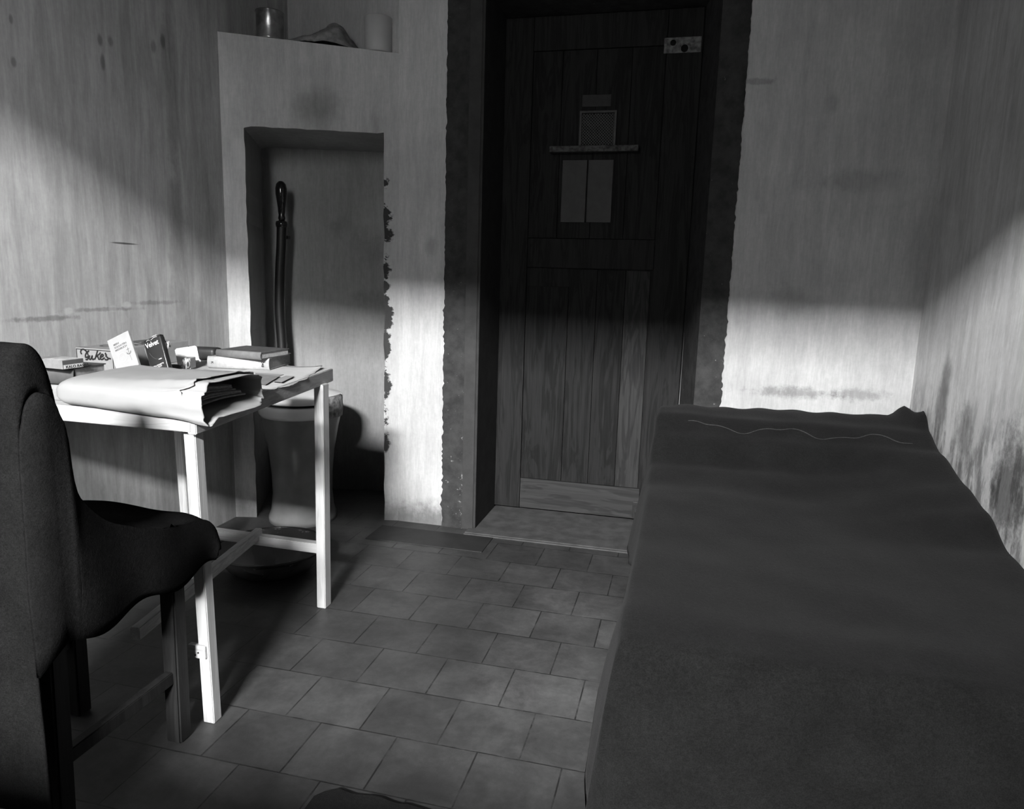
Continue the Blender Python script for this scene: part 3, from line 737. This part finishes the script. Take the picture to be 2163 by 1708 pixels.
def flush():
    t = thing('flush_pipe', 'black flush pipe with a shiny valve handle rising in the wall recess', 'pipe', Matrix.Translation((-1.915, 3.09, 0.42)))
    BL = plain('black_pipe', .008, .5, .35, var=.2); SH = plain('polished_black', .03, .12, .6, metal=.55, var=.1)
    p = [(.05, -.08, .0), (.02, -.02, .14), (.012, 0, .34), (.004, 0, .52), (.012, 0, .7), (.022, 0, .82), (.027, 0, .915)]
    bm = bmesh.new(); tube(bm, catmull(p, 6), .0225, 20); link('pipe', bm, BL, t, True)
    bm = bmesh.new(); lathe(bm, [(.010, .90), (.026, .905), (.028, .918), (.026, .93), (.012, .935)], 32, (.0275, 0, 0)); link('collar', bm, SH, t, True)
    bm = bmesh.new(); lathe(bm, [(.013, .932), (.017, .945), (.014, .96), (.0165, .975), (.017, .99), (.021, 1.02), (.026, 1.055), (.0265, 1.08), (.022, 1.10), (.012, 1.112), (.001, 1.115)], 32, (.029, 0, 0)); link('handle', bm, SH, t, True)
    bm = bmesh.new(); lathe(bm, [(.004, 0), (.009, .0), (.009, .045), (.004, .046)], 16, M if False else (0, 0, 0)); link('wall_bracket', bm, BL, t, True, Matrix.Translation((.03, .01, .86)) @ Matrix.Rotation(-PI / 2, 4, 'X'))
flush()
def basin():
    t = thing('wash_basin', 'round dark enamel wash basin standing on the floor under the table', 'basin', Matrix.Translation((-1.465, 2.27, 0)) @ Matrix.Diagonal((1.08, 1.08, 1.0, 1)))
    DE = NT('dark_enamel', .22, .5, coat=.3); n_ = DE.noise(26, 5, .7); DE.val(DE.ramp(n_, .60, .70, .045, .2)); DE = DE.m
    bm = bmesh.new(); lathe(bm, [(.10, 0), (.12, .004), (.15, .03), (.178, .07), (.186, .088), (.189, .09), (.188, .094), (.182, .092)], 64, cap=True); link('bowl', bm, DE, t, True)
    bm = bmesh.new(); lathe(bm, [(.1845, .0925), (.176, .073), (.148, .035), (.118, .0125), (.001, .011)], 64, cap=False); o = link('inside', bm, plain('grey_enamel', .24, .3, .5, var=.3, sc=20), t, True); o['label'] = 'greyer enamel inside'
    bm = bmesh.new(); pts = [(.1875 * math.cos(2 * PI * k / 64), .1875 * math.sin(2 * PI * k / 64), .0935) for k in range(65)]
    rings = []
    for k in range(64):
        a = 2 * PI * k / 64; rings.append([((.187 + .004 * math.cos(b)) * math.cos(a), (.187 + .004 * math.cos(b)) * math.sin(a), .0935 + .004 * math.sin(b)) for b in [2 * PI * q / 8 for q in range(8)]])
    rings.append(rings[0]); grid(bm, rings, closed=True); bmesh.ops.remove_doubles(bm, verts=bm.verts[:], dist=1e-5); link('rim', bm, plain('black_rim', .012, .25, .5), t, True)
basin()

# ------------------------------------------------------------------ things on the ledge
def lz(x): return 2.062 - .082 * (x + 1.75)
bm = bmesh.new(); lathe(bm, [(.054, 0), (.0575, .002), (.0565, .006), (.0565, .104), (.0595, .108), (.0595, .112), (.056, .113), (.0545, .108), (.0545, .01), (.001, .008)], 48, cap=False)
TN = NT('tinned_steel', .28, .5, .85); n_ = TN.noise(9, 4, .6); TN.val(TN.ramp(n_, .3, .7, .12, .4)); TN.bump(TN.noise(14, 3, .5), .25, .01)
o = link('tin_can', bm, TN.m, None, True, Matrix.Translation((-1.772, 2.852, lz(-1.772)))); tag(o, 'shiny metal can at the left end of the high wall ledge', 'can')
bm = bmesh.new(); lathe(bm, [(.05, 0), (.058, .001), (.0585, .004), (.0585, .138), (.057, .140), (.055, .138), (.055, .008), (.001, .006)], 48, cap=False)
o = link('beaker', bm, plain('white_beaker', .40, .6, .3, var=.08, sc=6), None, True, Matrix.Translation((-1.336, 2.967, lz(-1.336) + .001))); tag(o, 'plain pale cylindrical beaker at the right end of the wall ledge', 'beaker')
bm = bmesh.new(); P = []
for i in range(31):
    u = i / 30; row = []
    for j in range(15):
        v = j / 14; x = -1.70 + .285 * u; y = 2.771 + .2625 * (x + 1.858) + .012 + .17 * v
        hgt = (.03 + .075 * math.exp(-((u - .62) / .22) ** 2) + .03 * noise.noise(V((u * 6, v * 5, 2)))) * math.sin(PI * min(1, v * 1.1 + .02)) ** .7 * min(1, 5 * u + .1) * min(1, 5 * (1 - u) + .1)
        row.append(V((x, y + .01 * noise.noise(V((u * 8, v * 3, 9))), lz(x) + .001 + max(0, hgt) + .006 * abs(noise.noise(V((u * 14, v * 9, 5)))))))
    P.append(row)
grid(bm, P); o = link('rag', bm, plain('dark_rag', .2, .9, .1, var=.4, sc=25, bump=.5), None, True); tag(o, 'crumpled dark rag lying between the can and the beaker on the ledge', 'rag'); o.modifiers.new('thick', 'SOLIDIFY').thickness = .003

# ------------------------------------------------------------------ chair and its blanket
WCH = wood('chair_wood', .02, 'z', var=.3, rough=.5)
chair = thing('wooden_chair', 'dark wooden chair hidden under a blanket in front of the table', 'chair', Matrix.Translation((-1.25, 1.16, 0)))
CI = Matrix.Translation((1.25, -1.16, 0))
def cpart(name, *bars):
    bm = bmesh.new()
    for b in bars: bar(bm, *b)
    return link(name, bm, WCH, chair, M=CI)
cpart('leg', ((-1.112, 1.315, 0), (-1.105, 1.31, .44), .040, .040, (0, 1, 0), .004)); cpart('leg', ((-1.42, 1.335, 0), (-1.41, 1.33, .44), .040, .040, (0, 1, 0), .004))
cpart('leg', ((-1.112, .985, 0), (-1.105, .99, .45), .038, .038, (0, 1, 0), .004)); cpart('leg', ((-1.40, 1.0, 0), (-1.39, 1.005, .45), .038, .038, (0, 1, 0), .004))
cpart('seat', ((-1.25, .985, .452), (-1.25, 1.345, .452), .37, .03, (0, 0, 1), .006))
cpart('back_post', ((-1.095, .975, .45), (-1.10, .945, .93), .034, .034, (0, 1, 0), .004)); cpart('back_post', ((-1.205, .985, .45), (-1.20, .955, .90), .034, .034, (0, 1, 0), .004))
cpart('back_slat', ((-1.10, .948, .86), (-1.20, .955, .86), .018, .08)); cpart('back_slat', ((-1.10, .962, .70), (-1.20, .97, .70), .016, .06))
cpart('stretcher', ((-1.11, .985, .17), (-1.112, 1.31, .17), .022, .03)); cpart('stretcher', ((-1.40, 1.0, .20), (-1.42, 1.33, .20), .022, .03))
WOOLC = wool('blanket_dark', .009, 0.0)
def chair_blanket():
    # (y, z) from the hem behind the chair, over the back, down on to the seat and over its front edge
    prof = [(.905, .13), (.902, .35), (.908, .60), (.915, .80), (.922, .90), (.935, .958), (.958, .978), (.982, .960), (.997, .91), (1.002, .84), (1.006, .765), (1.022, .705), (1.075, .645), (1.135, .610), (1.19, .586), (1.27, .566), (1.335, .556), (1.374, .538), (1.394, .50), (1.392, .45)]
    pr = catmull(prof, 5); bm = bmesh.new(); P = []
    for i, (y0_, z0_) in enumerate(pr):
        s = i / (len(pr) - 1); row = []
        back = 1.0 if s < .48 else max(0, 1 - (s - .48) / .12)
        low = max(0, min(1, (.62 - z0_) / .12)) if s < .48 else 0
        xl = -1.175 - .275 * max(1 - back, low * .85); xr = -1.052
        for j in range(57):
            u = j / 56; x = xr + (xl - xr) * u; y, z = y0_, z0_
            e = max(0, 1 - u / .22); e2 = max(0, (u - .55) / .45)
            if z > .78: z -= (.085 * e ** 2.6 + .09 * e2 ** 2) * min(1, (z - .78) / .15)
            elif s > .5: z -= .012 * e ** 3 + .012 * e2 ** 3
            y += (x + 1.05) * -.10 * (1 if s > .7 else .25)       # seat front turned slightly
            z += .010 * noise.noise(V((x * 6, y * 5, z * 4)))
            y += .008 * noise.noise(V((x * 8, 2, z * 6))) + (.016 * math.sin(x * 34) * max(0, .6 - z) if s < .3 else 0)
            row.append(V((x + .006 * noise.noise(V((1, y * 7, z * 7))), y, z)))
        P.append(row)
    # the side hanging down towards the camera, closing the gap between back and seat
    rt_ = [q[0] for q in P]; ia = len(rt_) * 6 // 18
    def back_y(z):
        for a, b in zip(rt_[:ia], rt_[1:ia + 1]):
            if a.z <= z <= b.z: return a.y + (b.y - a.y) * (z - a.z) / max(1e-6, b.z - a.z), a.x + (b.x - a.x) * (z - a.z) / max(1e-6, b.z - a.z)
        return rt_[ia].y, rt_[ia].x
    first = [q for q in rt_[ia::-1] if q.z >= .40]
    C_ = [[q.copy() for q in first]]; n = len(first)
    ws = [(first[0].z - q.z) / (first[0].z - first[-1].z) for q in first]
    for k, q in enumerate(rt_[ia + 1:]):
        hem = .425 + .012 * math.sin((q.y - .905) * 31); row = []
        for w in ws:
            z = q.z + (min(hem, q.z - .002) - q.z) * w
            row.append(V((q.x + (.008 * math.sin(w * PI) + .006 * noise.noise(V((q.y * 9, z * 6, 3))) * w) * min(1, k / 8), q.y if w == 0 else max(back_y(z)[0] + .006 + .004 * k if k < 4 else 0, q.y), z)))
        C_.append(row)
    grid(bm, C_); bmesh.ops.remove_doubles(bm, verts=bm.verts[:], dist=.0005)
    grid(bm, P)
    o = link('chair_blanket', bm, WOOLC, None, True); o.modifiers.new('thick', 'SOLIDIFY').thickness = .007
    tag(o, 'dark wool blanket draped over the chair back and seat', 'blanket')
chair_blanket()

# ------------------------------------------------------------------ bed
bed = thing('iron_bed', 'narrow iron cot with mattress hidden under a grey blanket along right wall', 'bed', Matrix.Translation((.38, 2.05, 0)))
BI = Matrix.Translation((-.38, -2.05, 0))
IRON = plain('bed_iron', .02, .5, .4, metal=.4)
def bpart(name, f, m, sm=False):
    bm = bmesh.new(); f(bm); return link(name, bm, m, bed, sm, BI)
for (x, y) in ((-.035, 1.37), (.79, 1.37), (-.035, 2.84), (.79, 2.84)): bpart('leg', lambda bm: bar(bm, (x, y, 0), (x, y, .30), .032, .032, (0, 1, 0), .003), IRON)
bpart('frame', lambda bm: [bar(bm, a, b, .03, .04) for a, b in (((-.04, 1.33, .27), (-.04, 2.88, .27)), ((.80, 1.33, .27), (.80, 2.88, .27)), ((-.04, 1.33, .27), (.80, 1.33, .27)), ((-.04, 2.88, .27), (.80, 2.88, .27)))], IRON)
bpart('mattress', lambda bm: box(bm, -.055, .815, 1.31, 2.89, .29, .415, .03), plain('ticking', .3, .9, .1), True)
pl = None
def pillow(bm):
    P = []
    for i in range(21):
        u = i / 20 * 2 - 1; row = []
        for k in range(24):
            a = 2 * PI * k / 24
            row.append((.39 + .37 * u, 2.70 + .135 * math.cos(a) * (1 - .15 * u ** 6), .51 + .085 * math.sin(a) * (1 - u ** 8 * .6)))
        P.append(row)
    vs = grid(bm, P, closed=True); bm.faces.new(vs[0]); bm.faces.new(vs[-1])
bm = bmesh.new(); pillow(bm); tag(link('pillow', bm, plain('pillow_tick', .4, .9, .1), None, True), 'pillow under the blanket at the head of the bed by the door wall', 'pillow')
BASE = [(1.25, .440), (1.38, .462), (1.7, .468), (1.95, .472), (2.2, .488), (2.38, .515), (2.50, .600), (2.60, .650), (2.74, .660), (2.84, .652), (2.88, .63)]
BASER = [(1.25, .440), (1.38, .458), (1.75, .455), (1.93, .470), (2.1, .532), (2.25, .560), (2.5, .602), (2.62, .645), (2.74, .672), (2.84, .655), (2.88, .63)]
HEM = [(1.25, -.125, .05), (1.30, -.138, .12), (1.38, -.128, .26), (1.55, -.104, .33), (1.75, -.100, .335), (1.92, -.104, .315), (2.08, -.120, .275), (2.25, -.140, .258), (2.42, -.125, .31), (2.6, -.100, .38), (2.75, -.075, .43), (2.88, -.05, .45)]
XA, XB, YA, YE = -.082, .828, 1.262, 2.88
def bed_top(x, y):
    k = max(0, min(1, (x - .35) / .5)); k = k * k * (3 - 2 * k)
    z = lerp_tab(BASE, y) * (1 - k) + lerp_tab(BASER, y) * k
    z -= .018 * math.sin(PI * max(0, min(1, (x - XA) / (XB - XA)))) * max(0, min(1, (2.4 - y) / .3)) * max(0, min(1, (y - 1.25) / .2))
    z += .010 * noise.noise(V((x * 3.2, y * 3.2, 1))) + .004 * noise.noise(V((x * 8, y * 8, 6)))
    if y > 2.7: z += .004 * math.sin(x * 48) * (y - 2.7) / .15 - .02 * max(0, (.12 - (x - XA)) / .12) ** 2
    z += .05 * math.exp(-((x - .785) / .022) ** 2 - ((y - 2.80) / .06) ** 2) + .055 * math.exp(-((x - .825) / .014) ** 2 - ((y - 2.70) / .05) ** 2)
    z += .006 * math.exp(-((y - 2.54 - .012 * math.sin(x * 22)) / .012) ** 2)
    return z
def blanket():
    bm = bmesh.new(); P = []
    vs_ = [('f', k / 14) for k in range(14, 0, -1)] + [('t', k / 110) for k in range(111)] + [('b', k / 8) for k in range(1, 9)]
    us_ = [('l', k / 12) for k in range(12, 0, -1)] + [('t', k / 64) for k in range(65)] + [('r', k / 8) for k in range(1, 9)]
    for vt, v in vs_:
        row = []
        for ut, u in us_:
            y = YA if vt == 'f' else YE if vt == 'b' else YA + (YE - YA) * v
            x = XA if ut == 'l' else XB if ut == 'r' else XA + (XB - XA) * u
            z0 = bed_top(x, y); z = z0; X, Y = x, y
            if ut == 'l':
                hx, hz = lerp_tab(HEM, y); X = XA + (hx - XA) * u ** .8 + .006 * noise.noise(V((y * 6, u * 2, 3))) * u; z = z0 + (hz - z0) * u
            if ut == 'r':
                z = z0 - .16 * u; X = XB + .008 * min(1, u * 2)
            if vt == 'f':
                hemf = lerp_tab([(-.14, .06), (-.09, .08), (-.03, .105), (.03, .105), (.12, .075), (.4, .06), (.85, .06)], X if ut != 'l' else XA)
                zf = z0 + (hemf - z0) * v
                if ut == 'l':
                    w = max(u, v); z = z0 + (.055 - z0) * w
                    X = XA - .050 * u ** .8 * (1 - .35 * v); Y = YA - .032 * v * (1 - .6 * u)
                else:
                    z = min(z, zf); Y = YA - .03 * math.sin(v * PI / 2) - .012 * v + .012 * noise.noise(V((x * 7, v * 2, 8))) * v
            if vt == 'b':
                z = min(z, z0) - .25 * v if ut != 'l' else z - .1 * v; Y = YE + .015 * min(1, v * 3)
            row.append(V((X, Y, z)))
        P.append(row)
    # round the long and foot edges slightly by relaxing
    for it in range(3):
        Q = [r[:] for r in P]
        for i in range(1, len(P) - 1):
            for j in range(1, len(P[0]) - 1):
                Q[i][j] = P[i][j] * .5 + (P[i - 1][j] + P[i + 1][j] + P[i][j - 1] + P[i][j + 1]) * .125
        P = Q
    grid(bm, P); o = link('bed_blanket', bm, wool('blanket_grey', .009, .026), None, True)
    o.modifiers.new('thick', 'SOLIDIFY').thickness = .006
    tag(o, 'large dark grey wool blanket covering the bed and pillow, hanging over edges', 'blanket')
    # stitched hem line across the pillow
    bm = bmesh.new(); pts = []
    for k in range(81):
        x = .03 + .72 * k / 80; y = 2.54 + .014 * math.sin(x * 22) + .006 * math.sin(x * 51)
        pts.append((x, y, bed_top(x, y) - .001))
    tube(bm, pts, .0018, 8); link('hem', bm, wool('hem_wool', .034), o, True)
blanket()

# dark mat lying on the floor close to the camera
bm = bmesh.new(); pts = [(-.70, .75), (-.44, .75), (-.44, 1.24)] + [(-.5 - .16 * k / 8, 1.247 - .004 * math.sin(k * 1.3)) for k in range(9)] + [(-.685, 1.235), (-.70, 1.215)]
prism(bm, pts, .001, .012); o = link('floor_mat', bm, wool('mat_dark', .018)); tag(o, 'dark mat on the tiled floor between chair and bed, mostly out of frame', 'mat')

# ------------------------------------------------------------------ light
def area(name, loc, tgt, sx, sy, power, spread=PI, roll=0.0):
    l = bpy.data.lights.new(name, 'AREA'); l.shape = 'RECTANGLE'; l.size = sx; l.size_y = sy; l.energy = power; l.spread = spread
    o = bpy.data.objects.new(name, l); COL.objects.link(o); o.location = loc
    d = (V(tgt) - V(loc)).normalized(); o.rotation_mode = 'QUATERNION'; o.rotation_quaternion = d.to_track_quat('-Z', 'Y') @ Matrix.Rotation(roll, 3, 'Z').to_quaternion(); return o
area('window_daylight', (.5, -10.0, 6.42), (-.2, 2.4, .9), 13.0, .60, 17500, roll=-.045)
area('left_wall_fill', (5.4, -10.0, 4.6), (-1.2, 2.4, 1.2), 6.0, 2.9, 1900)  # added fill lamp outside the window, placed to brighten the left wall
area('window_skylight', (-.60, -1.38, 2.0), (-1.2, 2.0, 1.8), .7, .9, 9.0, math.radians(130))
w = bpy.data.worlds.new('world'); S.world = w; w.use_nodes = True
w.node_tree.nodes['Background'].inputs[0].default_value = (.6, .6, .6, 1); w.node_tree.nodes['Background'].inputs[1].default_value = .05
S.view_settings.view_transform = 'Standard'; S.view_settings.look = 'None'; S.view_settings.gamma = 1; S.view_settings.use_curve_mapping = False
S.view_settings.exposure = 0.75
S.cycles.use_denoising = True
S.cycles.max_bounces = 10; S.cycles.diffuse_bounces = 6
